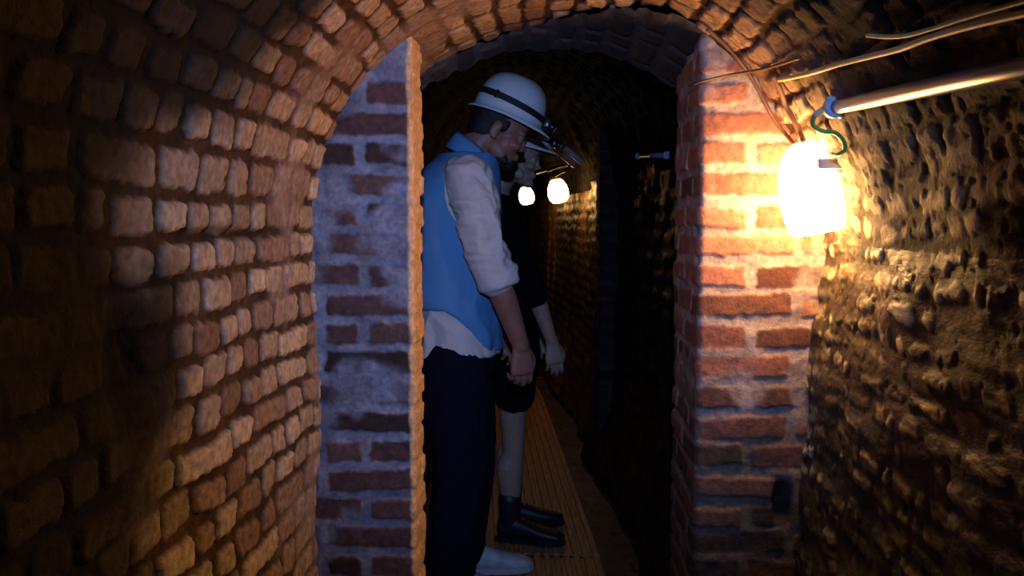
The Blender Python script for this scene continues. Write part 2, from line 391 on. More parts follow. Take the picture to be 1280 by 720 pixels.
# ------------------------------------------------------------------ the big lamp on the right
M_GLOW = mat('lit_glass', (1,.8,.5), .4, emit=(1,.53,.18), strength=60)
M_GREYP = mat('blue_grey_plastic', (.42,.50,.62), .5, noise=.1)
YL = 2.05
c0 = P(1013, 232, YL); ztop = P(1001, 178, YL); zbot = P(1024, 291, YL)
axis = (ztop - zbot); Lh = axis.length; wl = 38/F*YL
lamp = empty('tunnel_lamp', zbot, 'big glowing wall lamp blazing white at the right-hand brick pier', 'lamp')
Ml = frame(zbot, axis)
bm = bmesh.new()
lathe(bm, [(.012,0),(wl*.62,.001),(wl*.84,.006),(wl*.93,.018),(wl*1.0,Lh*.25),(wl*1.0,Lh*.45),(wl*.92,Lh*.65),(wl*.74,Lh*.84),(wl*.5,Lh*.95),(wl*.22,Lh),(.004,Lh)], Ml)
obj('glass_jar', bm, M_GLOW, lamp)
bm = bmesh.new()                              # the shell behind the glass, toward the wall
back = Vector((1,-.22,0)).normalized()
Mb = frame(c0 + back*(wl*.9), axis, back)
box(bm, (0.006,0,0), (.020,.060,Lh*.72), Mb, .008)
obj('back_plate', bm, M_GREYP, lamp)
bm = bmesh.new()
br0 = P(1040, 205, YL-.08)
box(bm, (0,0,0), (.018,.07,.022), frame(br0+Vector((.0,0,0)), Vector((0,0,1)), Vector((.25,-1,0))) , .003)
box(bm, (.0,0,.012), (.03,.03,.05), frame(P(1034,200,YL-.03), Vector((0,0,1))), .004)
box(bm, (0,0,0), (.03,.012,.018), frame(P(1052,212,YL-.07), Vector((0,0,1)), Vector((1,-.3,0))), .003)
tube(bm, [c0 + back*(wl*.95), c0 + Vector((.16,-.02,.0))], .011, 12, smooth=False)
obj('bracket', bm, M_GREYP, lamp)
# ------------------------------------------------------------------ pipe, cables
M_PIPE = mat('grey_pipe', (.15,.19,.34), .30, spec=.6, noise=.08)
pa = P(1044,134,1.78); pb = P(1300,80,1.10)
pipe = empty('conduit_pipe', pa, 'long grey conduit pipe running along the right wall above the lamp', 'pipe')
bm = bmesh.new(); tube(bm, [pa, pb, pb + (pb-pa)*.6], .0145, 20, smooth=False); obj('pipe', bm, M_PIPE, pipe)
bm = bmesh.new(); Mc = frame(pa, (pb-pa))
lathe(bm, [(.017,-.012),(.0215,-.012),(.0215,.014),(.017,.014)], Mc)
box(bm, (0,0,.0), (.05,.012,.020), Mc, .003)
obj('end_clip', bm, mat('pale_blue_plastic', (.45,.62,.85), .4), pipe)
bm = bmesh.new(); tube(bm, [pa-(pb-pa).normalized()*.01, P(1030,137,1.80), P(1019,144,1.81)], .0075, 10); obj('nozzle', bm, mat('cream_plastic', (.7,.62,.42), .4), pipe)

def on_vault(px, py, off=.012):               # the point of the vault's surface seen at a pixel, drawn off a little
    for i in range(2000):
        Y = .5 + i*.00085
        p = P(px, py, Y); x = abs(p.x-XC)/(R0-off); z = max(p.z-ZS, 0)/(R0-off)
        if x**NE + z**NE > 1: return p
    return P(px, py, 2.19)
def cable(name, pts, r, m, label, cat='cable'):
    bm = bmesh.new(); tube(bm, [(on_vault(*p) if len(p) == 2 else P(*p)) for p in pts], r, 8); return tag(obj(name, bm, m), label, cat)
M_GREEN = mat('green_wire', (.12,.34,.10), .4)
M_YEL = mat('dusty_yellow_cable', (.85,.66,.30), .55, noise=.2)
M_BRN = mat('brown_cable', (.16,.09,.055), .6, noise=.3)
cable('green_wire', [(1018,144,1.81),(1016,156,1.83),(1028,164,1.83),(1044,166,1.82),(1054,176,1.83),(1056,187,1.84),(1048,193,1.86),(1040,193,1.89)], .0048, M_GREEN, 'green wire looping from the end of the grey pipe to the lamp', 'wire')
cable('cable', [(974,100),(1010,92),(1050,80),(1085,71),(1125,61),(1160,48),(1215,32),(1300,12)], .0052, M_YEL, 'pale yellow cable stapled along the vault above the grey pipe')
cable('cable', [(1084,44),(1110,46),(1135,44),(1165,36),(1215,20),(1300,-4)], .0036, M_YEL, 'thin yellow cable joining the thicker one from above')
cable('cable', [(862,107,2.26),(876,102,2.175),(915,93,2.165),(950,87),(976,80),(1000,72)], .0034, M_BRN, 'thin brown cable crossing the top of the right-hand pier')
cable('cable', [(884,36),(912,62),(936,92),(952,120),(968,150),(984,170),(996,184,2.06)], .0046, M_BRN, 'brown cable following the arch edge down to the lamp')
cable('cable', [(966,94),(975,112),(982,132),(992,150),(1001,168),(1004,176,2.0)], .0060, mat('dark_brown_cable',(.22,.11,.07),.6), 'stout brown cable hanging down to the top of the lamp')

# ------------------------------------------------------------------ far lamps
M_FAR = mat('far_lit_glass', (1,.8,.5), .4, emit=(1,.50,.14), strength=17)
M_DARKM = mat('dark_metal', (.09,.07,.06), .45, metal=.6)
def far_lamp(px, py, Y, label, s=1.0):
    c = P(px, py, Y); t = empty('festoon_lamp', c, label, 'lamp', 'lit festoon lamps down the passage')
    Mf = frame(c - Vector((0,0,.085*s)), Vector((-.18,0,1)))
    bm = bmesh.new(); lathe(bm, [(.01,0),(.045*s,.004),(.066*s,.03),(.072*s,.07*s),(.066*s,.11*s),(.045*s,.15*s),(.02*s,.17*s)], Mf, 20); obj('glass_jar', bm, M_FAR, t)
    bm = bmesh.new(); lathe(bm, [(.03*s,.158*s),(.038*s,.165*s),(.036*s,.215*s),(.012*s,.225*s)], Mf, 16); obj('cap', bm, M_DARKM, t)
    return t
far_lamp(700, 238, 6.0, 'lit lamp further right of the two glowing down the passage')
far_lamp(660, 244, 7.6, 'smaller lit lamp behind the second person, left of the other', .95)
cable('festoon_cable', [(654,222,7.6),(672,216,7.0),(690,211,6.15),(706,207,6.0),(722,204,5.9)], .012, M_DARKM, 'dark cable carrying the two lamps down the passage')
jb = P(713,198,5.7); t = empty('floodlight', jb, 'unlit tilted brown floodlight above the far lamps', 'floodlight')
Mj = frame(jb, (P(726,206,5.7)-P(703,187,5.7)))
bm = bmesh.new(); box(bm, (0,.0,0), (.06,.07,.12), Mj, .01); obj('housing', bm, mat('brown_housing', (.30,.11,.06), .5), t)
bm = bmesh.new(); tube(bm, [P(706,185,5.56), P(728,203,5.56)], .020, 14, smooth=False); obj('reflector', bm, mat('grey_pink_metal', (.55,.42,.42), .5), t)
bm = bmesh.new(); tube(bm, [P(684,214,5.75), P(694,210,5.72), P(702,207,5.7)], .007, 8); tube(bm, [P(694,220,5.8), P(701,216,5.75), P(708,213,5.7), P(713,205,5.7)], .007, 8); obj('bracket', bm, M_DARKM, t)
# stub of grey pipe on the passage wall
bm = bmesh.new(); q0 = P(798,195,3.9); q1 = P(833,194,3.35); tube(bm, [q0, q1], .0095, 12, smooth=False)
for q in (q0, q1): lathe(bm, [(.010,-.012),(.015,-.012),(.015,.012),(.010,.012)], frame(q, q1-q0), 14)
tag(obj('pipe_stub', bm, M_PIPE), 'short grey pipe on the dark passage wall behind the right-hand pier', 'pipe')

# ------------------------------------------------------------------ ribbed walkway
M_DECK = mat('brown_wood', (.50,.23,.09), .42, noise=.45, nscale=14, stretch=(6,.6,6), bump=.004, bscale=40)
def deck(y0, y1, label):
    ya, yb = y0, y1
    def xr(y): return float(np.interp(y, [3.0,3.39,6.4,8.0,9.5],[.22,.20,-.05,-.24,-.50]))
    bm = bmesh.new(); wdt = .46; n = 12
    ns = 14
    for k in range(n):
        f0 = k/n; f1 = (k+.62)/n
        rows = []
        for j in range(ns+1):
            y = ya+(yb-ya)*j/ns; xR = xr(y)
            x0 = xR - wdt + wdt*f0; x1 = xR - wdt + wdt*f1; zt = .012 + .0015*math.sin(k*5+j)
            e = .003
            rows.append([bm.verts.new((x0,y,-.014)), bm.verts.new((x0,y,zt-e)), bm.verts.new((x0+e,y,zt)), bm.verts.new((x1-e,y,zt)), bm.verts.new((x1,y,zt-e)), bm.verts.new((x1,y,-.014))])
        for j in range(ns):
            for i in range(5): bm.faces.new((rows[j][i], rows[j][i+1], rows[j+1][i+1], rows[j+1][i]))
            bm.faces.new((rows[j][5], rows[j][0], rows[j+1][0], rows[j+1][5]))
        bm.faces.new(rows[0]); bm.faces.new(rows[-1][::-1])
    # board under the ribs
    rows = []
    for j in range(ns+1):
        y = ya+(yb-ya)*j/ns; xR = xr(y)
        rows.append([bm.verts.new((xR-wdt-.004,y,-.02)), bm.verts.new((xR-wdt-.004,y,.001)), bm.verts.new((xR-.01,y,.001)), bm.verts.new((xR-.01,y,-.02))])
    for j in range(ns):
        for i in range(4): bm.faces.new((rows[j][i], rows[j][(i+1)%4], rows[j+1][(i+1)%4], rows[j+1][i]))
    bmesh.ops.recalc_face_normals(bm, faces=bm.faces[:])
    o = obj('walkway_board', bm, M_DECK, smooth=False)
    return tag(o, label, 'walkway', 'ribbed walkway boards')
deck(2.95, 3.335, 'ribbed brown walkway board nearest the doorway, before the dark seam')
deck(3.35, 6.2, 'long ribbed brown walkway board under the two people')
deck(6.215, 8.2, 'far ribbed walkway board beneath the hanging lamps')

# ------------------------------------------------------------------ light
def spot(name, loc, target, power, size, blend, color, rad=.03):
    l = bpy.data.lights.new(name, 'SPOT'); l.energy = power; l.spot_size = math.radians(size); l.spot_blend = blend; l.color = color; l.shadow_soft_size = rad
    o = bpy.data.objects.new(name, l); C.objects.link(o); o.location = loc
    o.rotation_euler = (Vector(target)-Vector(loc)).to_track_quat('-Z','Y').to_euler(); return o
spot('headtorch', (.02,-.12,1.60), P(650,330,3.0), 140, 52, 1.0, (.28,.46,1.0))
w = bpy.data.worlds.new('world'); S.world = w; w.use_nodes = True
w.node_tree.nodes['Background'].inputs[0].default_value = (.002,.0025,.004,1); w.node_tree.nodes['Background'].inputs[1].default_value = 1
S.view_settings.view_transform = 'Standard'; S.view_settings.look = 'None'; S.view_settings.exposure = 0; S.view_settings.gamma = 1
S.view_settings.use_curve_mapping = False
# ------------------------------------------------------------------ people
def ring_loft(bm, secs, seg=28, n=2.0):
    """secs: (centre, vector a, vector b): elliptical rings joined and capped."""
    prev = None
    for (c, a, b) in secs:
        c = Vector(c); a = Vector(a); b = Vector(b); ring = []
        for k in range(seg):
            t = 2*math.pi*k/seg; ct, st = math.cos(t), math.sin(t)
            x = math.copysign(abs(ct)**(2/n), ct); y = math.copysign(abs(st)**(2/n), st)
            ring.append(bm.verts.new(c + a*x + b*y))
        if prev:
            for k in range(seg): bm.faces.new((prev[k], prev[(k+1)%seg], ring[(k+1)%seg], ring[k]))
        else: bm.faces.new(ring[::-1])
        prev = ring
    bm.faces.new(prev)
def zsecs(rows): return [((cx, cy, z), (rx, 0, 0), (0, ry, 0)) for (z, cx, cy, rx, ry) in rows]
def ell(bm, c, r, M=Matrix(), rot=(0,0,0)):
    from mathutils import Euler
    bmesh.ops.create_uvsphere(bm, u_segments=24, v_segments=16, radius=1, matrix=M @ Matrix.Translation(c) @ Euler(rot).to_matrix().to_4x4() @ Matrix.Diagonal((*r, 1)))
def limb(bm, pts, rs, sm=5):
    tube(bm, pts, rs, 16, True, sm)
    for p, r in ((pts[0], rs[0]), (pts[-1], rs[-1])): ell(bm, p, (r*.99,)*3)
def remesh(name, bm, voxel, material, parent, smooth=4, fold=None, cut=None, thick=0):
    bmesh.ops.recalc_face_normals(bm, faces=bm.faces[:])
    me = bpy.data.meshes.new(name); bm.to_mesh(me); bm.free()
    t = bpy.data.objects.new('tmp', me); C.objects.link(t)
    md = t.modifiers.new('r', 'REMESH'); md.mode = 'VOXEL'; md.voxel_size = voxel
    if smooth: sm = t.modifiers.new('s', 'SMOOTH'); sm.factor = .5; sm.iterations = smooth
    dg = bpy.context.evaluated_depsgraph_get(); dg.update()
    m2 = bpy.data.meshes.new_from_object(t.evaluated_get(dg)); m2.name = name
    bpy.data.objects.remove(t); bpy.data.meshes.remove(me)
    if fold:
        n = len(m2.vertices); co = np.empty(n*3, np.float32); m2.vertices.foreach_get('co', co); co = co.reshape(-1,3)
        no = np.empty(n*3, np.float32); m2.vertices.foreach_get('normal', no); no = no.reshape(-1,3)
        co = co + no*fold(co, no)[:, None]; m2.vertices.foreach_set('co', co.reshape(-1)); m2.update()
    if cut:
        b = bmesh.new(); b.from_mesh(m2)
        bmesh.ops.delete(b, geom=[v for v in b.verts if cut(v.co)], context='VERTS')
        for it in range(6):
            bd = [v for v in b.verts if v.is_boundary]; new = {}
            for v in bd:
                nb = [e.other_vert(v).co for e in v.link_edges if e.is_boundary]
                if nb: new[v] = v.co*.4 + sum(nb, Vector())/len(nb)*.6
            for v, c_ in new.items(): v.co = c_
        for v in b.verts:
            if v.is_boundary and v.co.z < 1.1: v.co.z = hem_z(v.co.x)
        if thick:
            bmesh.ops.recalc_face_normals(b, faces=b.faces[:])
        b.to_mesh(m2); b.free()
    m2.polygons.foreach_set('use_smooth', [True]*len(m2.polygons))
    m2.materials.clear(); m2.materials.append(material)
    o = bpy.data.objects.new(name, m2); C.objects.link(o); o.parent = parent
    if thick: s = o.modifiers.new('thickness', 'SOLIDIFY'); s.thickness = thick; s.offset = -1
    return o
def hand(bm, w, d, nrm, curl, side, s=1.0):
    """w wrist, d toward the knuckles, nrm out of the back of the hand, side: the direction the thumb points is side*(d x nrm)."""
    d = Vector(d).normalized(); nrm = (Vector(nrm) - d*Vector(nrm).dot(d)).normalized(); t = d.cross(nrm)*side; w = Vector(w)
    ring_loft(bm, [(w - d*.02*s, t*.026*s, nrm*.020*s), (w + d*.012*s, t*.029*s, nrm*.018*s), (w + d*.045*s, t*.038*s, nrm*.016*s), (w + d*.08*s, t*.041*s, nrm*.0145*s), (w + d*.094*s, t*.037*s, nrm*.011*s)], 20, 2.6)
    lens = [(.042,.026,.022), (.047,.030,.024), (.044,.028,.023), (.034,.021,.020)]
    for i, (off, L) in enumerate(zip((.0295, .0098, -.0100, -.0290), lens)):
        p = w + d*(.082 - .004*abs(i-1))*s + t*off*s; a = 0; pts = [p]
        dd = (d + t*(.06 - .045*i)).normalized()
        for j, l in enumerate(L):
            a += curl[j]*(1 + .10*i)
            q = dd*math.cos(a) - nrm*math.sin(a); p = p + q*l*s; pts.append(p)
        limb(bm, pts, [.0088*s, .0080*s, .0074*s, .0062*s], 3)
    b0 = w + d*.018*s + t*.022*s - nrm*.006*s
    b1 = b0 + (d*.8 + t*.6 - nrm*.35).normalized()*.042*s; b2 = b1 + (d*.95 + t*.15 - nrm*.45).normalized()*.032*s; b3 = b2 + (d*.9 - t*.1 - nrm*.55).normalized()*.024*s
    limb(bm, [b0, b1, b2, b3], [.014*s, .0105*s, .0092*s, .0075*s], 3)
def head(bm, M, s=1.0, jaw=1.0):
    """head frame: origin between the ears, x forward, z up."""
    e = lambda c, r, rot=(0,0,0): ell(bm, Vector(c)*s, tuple(k*s for k in r), M, rot)
    e((-.005,0,.048), (.098,.077,.088)); e((.030,0,.035), (.068,.068,.075))
    e((.040,0,-.030), (.052,.058*jaw,.062)); e((.048,0,-.070), (.042,.044*jaw,.040)); e((.072,0,-.098), (.024,.026*jaw,.018))
    for q in (-1, 1):
        e((.022,q*.050,-.060), (.040,.014,.026), (0,.5,0))                    # jaw
        e((.070,q*.036,-.028), (.026,.022,.018))                              # cheek
        e((.084,q*.031,.018), (.014,.022,.008))                               # brow
        e((.0845,q*.030,.001), (.0115,.0125,.0115))                           # eyeball
        e((.0870,q*.030,-.010), (.008,.014,.004))                             # lower lid
        e((-.004,q*.077,-.004), (.018,.008,.031), (0,.15,q*-.25)); e((.004,q*.080,.010), (.013,.007,.014)); e((.000,q*.078,-.026), (.009,.006,.010))  # ear
        e((.098,q*.011,-.031), (.010,.0085,.008))                             # nostril wing
    e((.094,0,-.006), (.010,.008,.024), (0,-.28,0)); e((.106,0,-.026), (.012,.0095,.0095))
    e((.092,0,-.056), (.010,.021,.0055)); e((.090,0,-.068), (.0105,.018,.0062)); e((.080,0,-.060), (.014,.026,.016))
def helmet(parent, M, s, cloth, label_lamp, lampdir, on):
    hm = empty_part('helmet', parent)
    bm = bmesh.new()
    seg = 56; rows = []
    prof = [(1.00,0.0),(1.0,.10),(.985,.25),(.95,.42),(.88,.60),(.77,.76),(.60,.89),(.38,.97),(.15,1.0)]
    def P3(k, r, h, inn=0):
        t = 2*math.pi*k/seg; rx = (.124-inn)*r; ry = (.115-inn)*r
        z = .012 + (.141-inn)*h
        ridge = .006*math.exp(-(math.sin(t)*ry/.022)**2)*(h > .3)*(1 if inn == 0 else 0)
        return M @ (Vector((rx*math.cos(t), ry*math.sin(t), z + ridge))*s)
    def brim(k, o, z):
        t = 2*math.pi*k/seg; f = max(0, math.cos(t)); g = .012 + .030*f**3 + .006*max(0,-math.cos(t))
        return M @ (Vector(((.124+g*o)*math.cos(t), (.115+ (g+.003)*o)*math.sin(t), z - .010*o*f))*s)
    outer = [[bm.verts.new(brim(k,1,-.004)) for k in range(seg)], [bm.verts.new(brim(k,1.02,.001)) for k in range(seg)], [bm.verts.new(brim(k,.5,.006)) for k in range(seg)]]
    outer += [[bm.verts.new(P3(k, r, h)) for k in range(seg)] for r, h in prof]
    for r0, r1 in zip(outer, outer[1:]):
        for k in range(seg): bm.faces.new((r0[k], r0[(k+1)%seg], r1[(k+1)%seg], r1[k]))
    bm.faces.new(outer[-1])
    inner = [outer[0]] + [[bm.verts.new(P3(k, r, h, .004)) for k in range(seg)] for r, h in prof]
    for r0, r1 in zip(inner, inner[1:]):
        for k in range(seg): bm.faces.new((r0[(k+1)%seg], r0[k], r1[k], r1[(k+1)%seg]))
    bm.faces.new(inner[-1][::-1])
    obj('shell', bm, M_HELM, hm)
    bm = bmesh.new()                           # elastic strap, riding higher at the back
    rr = []
    for k in range(seg):
        t = 2*math.pi*k/seg
        zc = .050 - .012*math.cos(t)
        ring = []
        for dz, o in ((-.011,.0005),(-.011,.0035),(.011,.0035),(.011,.0005)):
            h = (zc+dz-.012)/.141; r = float(np.interp(h, [p[1] for p in prof], [p[0] for p in prof]))
            ring.append(bm.verts.new(M @ (Vector(((.124*r+o)*math.cos(t), (.115*r+o)*math.sin(t), zc+dz))*s)))
        rr.append(ring)
    for k in range(seg):
        for i in range(4): bm.faces.new((rr[k][i], rr[k][(i+1)%4], rr[(k+1)%seg][(i+1)%4], rr[(k+1)%seg][i]))
    bmesh.ops.recalc_face_normals(bm, faces=bm.faces[:])
    obj('strap', bm, cloth, hm, smooth=False)
    bm = bmesh.new(); Mb = M @ Matrix.Translation(Vector((.126,0,.036))*s)
    box(bm, (.012*s,0,0), (.028*s,.058*s,.038*s), Mb, .006); lathe(bm, [(.017*s,0),(.019*s,.004),(.019*s,.018*s),(.015*s,.020*s)], Mb @ Matrix.Translation((.024*s,0,-.002)) @ Matrix.Rotation(math.pi/2+.35, 4, 'Y'), 20)
    obj('headlamp', bm, M_BLK, hm)
    bm = bmesh.new(); lathe(bm, [(.014*s,.0),(.013*s,.0035),(.006*s,.005)], Mb @ Matrix.Translation((.043*s,0,-.009)) @ Matrix.Rotation(math.pi/2+.35, 4, 'Y'), 20)
    obj('lens', bm, M_LENS, hm)
    bm = bmesh.new(); t = -2.0; cpos = Vector((.122*math.cos(t), .117*math.sin(t), .055))*s
    box(bm, (0,0,0), (.012*s,.006*s,.028*s), M @ Matrix.Translation(cpos) @ Matrix.Rotation(t+math.pi/2, 4, 'Z'), .002); obj('buckle', bm, M_BLK, hm)
    return hm
def empty_part(name, parent):
    o = bpy.data.objects.new(name, None); C.objects.link(o); o.parent = parent; o.empty_display_size = .05; return o

M_SKIN = mat('skin', (.31,.13,.08), .5, noise=.12, nscale=40)
M_SKIN2 = mat('fair_skin', (.34,.21,.15), .5, noise=.1, nscale=40)
M_HAIR = mat('dark_hair', (.012,.009,.008), .5, bump=.004, bscale=150)
M_HELM = mat('white_helmet', (.72,.74,.72), .30, spec=.6, coat=.2)
M_STRAP = mat('black_strap', (.010,.010,.016), .7)
M_BLK = mat('black_plastic', (.012,.012,.014), .25)
M_LENS = mat('clear_lens', (.75,.78,.8), .08, metal=.9)
M_SHIRT = mat('white_shirt', (.70,.62,.58), .8, bump=.0008, bscale=500)
M_VEST = mat('blue_waistcoat', (.11,.30,.56), .75, bump=.001, bscale=400)
M_JEANS = mat('navy_trousers', (.003,.004,.014), .9, spec=.2, noise=.3, nscale=30)
M_BTOP = mat('black_top', (.004,.0035,.004), .95, spec=.1)
M_SHORT = mat('black_shorts', (.004,.0035,.004), .95, spec=.1)
M_TRAIN = mat('grey_trainer', (.55,.57,.60), .6, noise=.25, nscale=30)
M_SOLE = mat('pale_sole', (.5,.5,.5), .6)
M_BOOT = mat('black_boot', (.010,.010,.012), .5)

def folds(amp, f1=14, f2=7, seed=700):
    def g(co, no):
        x, y, z = co[:,0], co[:,1], co[:,2]
        a = x*f1 + y*f1*.8; 
        r = fbm(a + .6*fbm(z*6, x*5, seed+5, 2), z*f2, seed, 3)
        return (amp*(1 - 2*np.abs(r)) ).astype(np.float32)
    return g
def shoe(parent, x0, y0, z0, L, yaw, upper, sole, high=0):
    sp = empty_part('shoe', parent)
    Ms = Matrix.Translation((x0, y0, z0)) @ Matrix.Rotation(yaw, 4, 'Z')
    def secs(rows): return [(Ms @ Vector((x, 0, z)), Ms.to_3x3() @ Vector((0, w, 0)), Vector((0, 0, h))) for x, z, w, h in rows]
    k = L/.29
    bm = bmesh.new()
    ring_loft(bm, secs([(-.085*k,.05,.028,.030),(-.075*k,.052,.036,.040),(-.03*k,.058,.038,.045),(.02*k,.055,.038,.040),(.08*k,.044,.044,.030),(.13*k,.036,.045,.024),(.175*k,.030,.038,.018),(.197*k,.026,.022,.010)]), 24, 2.4)
    limb(bm, [Ms @ Vector((-.035*k,0,.06)), Ms @ Vector((-.035*k,0,.10+high))], [.040,.042+high*.1])
    remesh('upper', bm, .005, upper, sp, 5)
    bm = bmesh.new(); out = [(-.092,.026),(-.07,.038),(-.02,.037),(.04,.040),(.10,.049),(.15,.047),(.185,.034),(.202,.014)]
    pts = [(x*k, w) for x, w in out] + [(x*k, -w) for x, w in reversed(out)]
    lo = [bm.verts.new(Ms @ Vector((x,y,.001))) for x, y in pts]; hi = [bm.verts.new(Ms @ Vector((x,y,.024))) for x, y in pts]
    bm.faces.new(lo[::-1]); bm.faces.new(hi)
    for i in range(len(pts)): bm.faces.new((lo[i], lo[(i+1)%len(pts)], hi[(i+1)%len(pts)], hi[i]))
    obj('sole', bm, sole, sp, smooth=False).matrix_parent_inverse = Matrix()
    # laces
    bm = bmesh.new()
    for i in range(5):
        x = (.035+.018*i)*k; z = .093 - .0075*i
        tube(bm, [Ms @ Vector((x,-.022,z-.008)), Ms @ Vector((x,0,z)), Ms @ Vector((x+.008,.022,z-.008))], .0022, 6)
    obj('laces', bm, sole if upper is M_TRAIN else M_BLK, sp)
    return sp

def person_root(loc, rz, label):
    o = empty('person', loc, label, 'person'); o.rotation_euler = (0,0,rz); return o
_obj = obj
def obj(name, bm, material, parent=None, smooth=True):          # people are built in their own local frame
    me = bpy.data.meshes.new(name); bm.to_mesh(me); bm.free()
    if smooth: me.polygons.foreach_set('use_smooth', [True]*len(me.polygons))
    me.materials.append(material); o = bpy.data.objects.new(name, me); C.objects.link(o); o.parent = parent
    return o

def eyes_of(who, M, s):
    for q in (-1, 1):
        b = bmesh.new(); ell(b, Vector((.0915,q*.030,.001))*s, (.005*s,.0065*s,.0065*s), M); obj('eye', b, M_BLK, who)
# ---- the man
man = person_root((-.315, 3.05, .0135), math.radians(7), 'person in a blue waistcoat over a white shirt with sleeves rolled up, head bowed')
HM = Matrix.Translation((.128, 0, 1.600)) @ Matrix.Rotation(math.radians(21), 4, 'Y') @ Matrix.Rotation(math.radians(-6), 4, 'Z')
bm = bmesh.new()
head(bm, HM, 1.0, 1.05)
limb(bm, [(.015,0,1.47), (.05,0,1.54), (.105,0,1.60)], [.072,.060,.058])
ring_loft(bm, zsecs([(.80,0,0,.10,.15),(.92,0,0,.11,.16),(1.05,-.005,0,.10,.14),(1.20,-.012,0,.11,.155),(1.35,-.01,0,.115,.165),(1.44,0,0,.10,.16),(1.49,.01,0,.07,.11)]))
limb(bm, [(.01,-.13,1.45), (.025,-.195,1.43), (.06,-.235,1.28), (.095,-.235,1.14)], [.055,.055,.046,.042])
limb(bm, [(.095,-.235,1.14), (.135,-.228,1.04), (.185,-.215,.90), (.19,-.214,.885)], [.041,.043,.029,.028])
limb(bm, [(.01,.13,1.45), (.02,.195,1.43), (.04,.235,1.28), (.05,.235,1.14)], [.055,.055,.046,.042])
limb(bm, [(.05,.235,1.14), (.11,.22,1.04), (.17,.19,.92), (.175,.188,.905)], [.041,.043,.029,.028])
hand(bm, (.19,-.214,.885), (.06,.02,-1), (.30,-1,0), (.35,.75,.55), -1, 1.02)
hand(bm, (.175,.188,.905), (.2,-.05,-1), (.3,1,.1), (.3,.6,.4), 1, 1.02)
limb(bm, [(-.02,-.085,.86), (.0,-.095,.48), (-.03,-.10,.10)], [.085,.055,.040])
limb(bm, [(0,.085,.86), (.05,.095,.48), (.03,.10,.10)], [.085,.055,.040])
remesh('body', bm, .0042, M_SKIN, man, 2)
# hair and beard
bm = bmesh.new()
def hs(c, r, rot=(0,0,0)): ell(bm, Vector(c), r, HM, rot)
hs((-.016,0,.050), (.095,.081,.086)); hs((-.045,0,-.005), (.062,.068,.062)); hs((-.06,0,-.045), (.040,.052,.040))
for q in (-1,1): hs((.022,q*.066,.022), (.014,.009,.022)); 
remesh('hair', bm, .005, M_HAIR, man, 2, folds(.0025, 60, 60, 810))
bm = bmesh.new()
for q in (-1,1): hs((.034,q*.046,-.074), (.044,.012,.020), (0,.5,0)); hs((.088,q*.014,-.047), (.010,.013,.004))
hs((.066,0,-.098), (.034,.036,.020)); hs((.074,0,-.084), (.025,.030,.014))
remesh('beard', bm, .004, M_HAIR, man, 2)
eyes_of(man, HM, 1.0)
# shirt
bm = bmesh.new()
ring_loft(bm, zsecs([(.838,-.022,0,.160,.186),(.87,-.022,0,.158,.183),(.95,-.026,0,.154,.176),(1.05,-.032,0,.150,.170),(1.20,-.036,0,.155,.176),(1.35,-.034,0,.155,.182),(1.44,-.012,0,.125,.172),(1.495,.012,0,.085,.12)]), 36)
for q in (-1, 1):
    ex = .095 if q < 0 else .05; wx = .105 if q < 0 else .065
    limb(bm, [(.0,q*.125,1.435), (.022,q*.195,1.425), (.055 if q<0 else .035,q*.238,1.29), (ex-.005,q*.240,1.15), (wx,q*.238,1.108)], [.066,.074,.070,.064,.058])
    d = Vector((.30 if q<0 else .25,0,-1)).normalized()
    a = Vector((wx,q*.237,1.135)); s1 = Vector((0,1,0)); s2 = d.cross(s1)
    ring_loft(bm, [(a, s1*.058, s2*.062), (a+d*.004, s1*.064, s2*.069), (a+d*.050, s1*.065, s2*.068), (a+d*.056, s1*.060, s2*.063)], 28)   # rolled cuff
def shirtfold(co, no):
    x, y, z = co[:,0], co[:,1], co[:,2]
    arm = sstep(.19,.22,np.abs(y))
    r1 = fbm(x*16+z*5, z*5+y*9, 720, 3); r2 = fbm(x*11+y*13, z*16, 730, 3)
    return (.008*(1-3.2*np.abs(r1))*(1-arm) + arm*(.010*(1-3.4*np.abs(r2)))*(.25+.75*sstep(1.10,1.2,z)) + .002).astype(np.float32)
remesh('shirt', bm, .006, M_SHIRT, man, 3, shirtfold)
# waistcoat
bm = bmesh.new()
ring_loft(bm, zsecs([(.80,-.022,0,.168,.192),(.95,-.028,0,.168,.190),(1.05,-.034,0,.165,.186),(1.20,-.038,0,.170,.190),(1.35,-.036,0,.170,.190),(1.43,-.016,0,.148,.172),(1.485,.004,0,.122,.142),(1.52,.024,0,.094,.102)]), 40)
def hem_z(x):
    return float(np.interp(x, [-.20,-.13,-.06,-.02,.03,.07,.10,.16], [.985,1.0,1.0,.975,.93,.88,.855,.85]))
def vestcut(p):
    x, y, z = p
    if z < hem_z(x): return True
    if abs(y) > .158 and z > 1.24 and (x+.0-.02)**2 + ((z-1.40)*.62)**2 < .075**2: return True      # armhole
    if (x-.045)**2 + y*y < .070**2 and z > 1.5: return True
    return False
remesh('waistcoat', bm, .006, M_VEST, man, 3, folds(.0075, 8, 7, 740), vestcut, .004)
bm = bmesh.new()                               # stand-and-fall collar
seg = 40; rr = []
for k in range(seg):
    t = 2*math.pi*k/seg; cx, cz = .050, 1.515
    f = math.cos(t); fr_ = max(0, f)
    def cpt(r, z): return Vector((cx + r*f*1.0 + z*.35, r*math.sin(t)*.98, cz + z - .055*f))
    ring = [cpt(.068,-.03), cpt(.068,.022 - .02*fr_), cpt(.073,.030 - .02*fr_), cpt(.081,.020-.03*fr_), cpt(.097,-.020 - .02*fr_), cpt(.090,-.026-.02*fr_)]
    rr.append([bm.verts.new(v) for v in ring])
for k in range(seg):
    for i in range(6): bm.faces.new((rr[k][i], rr[k][(i+1)%6], rr[(k+1)%seg][(i+1)%6], rr[(k+1)%seg][i]))
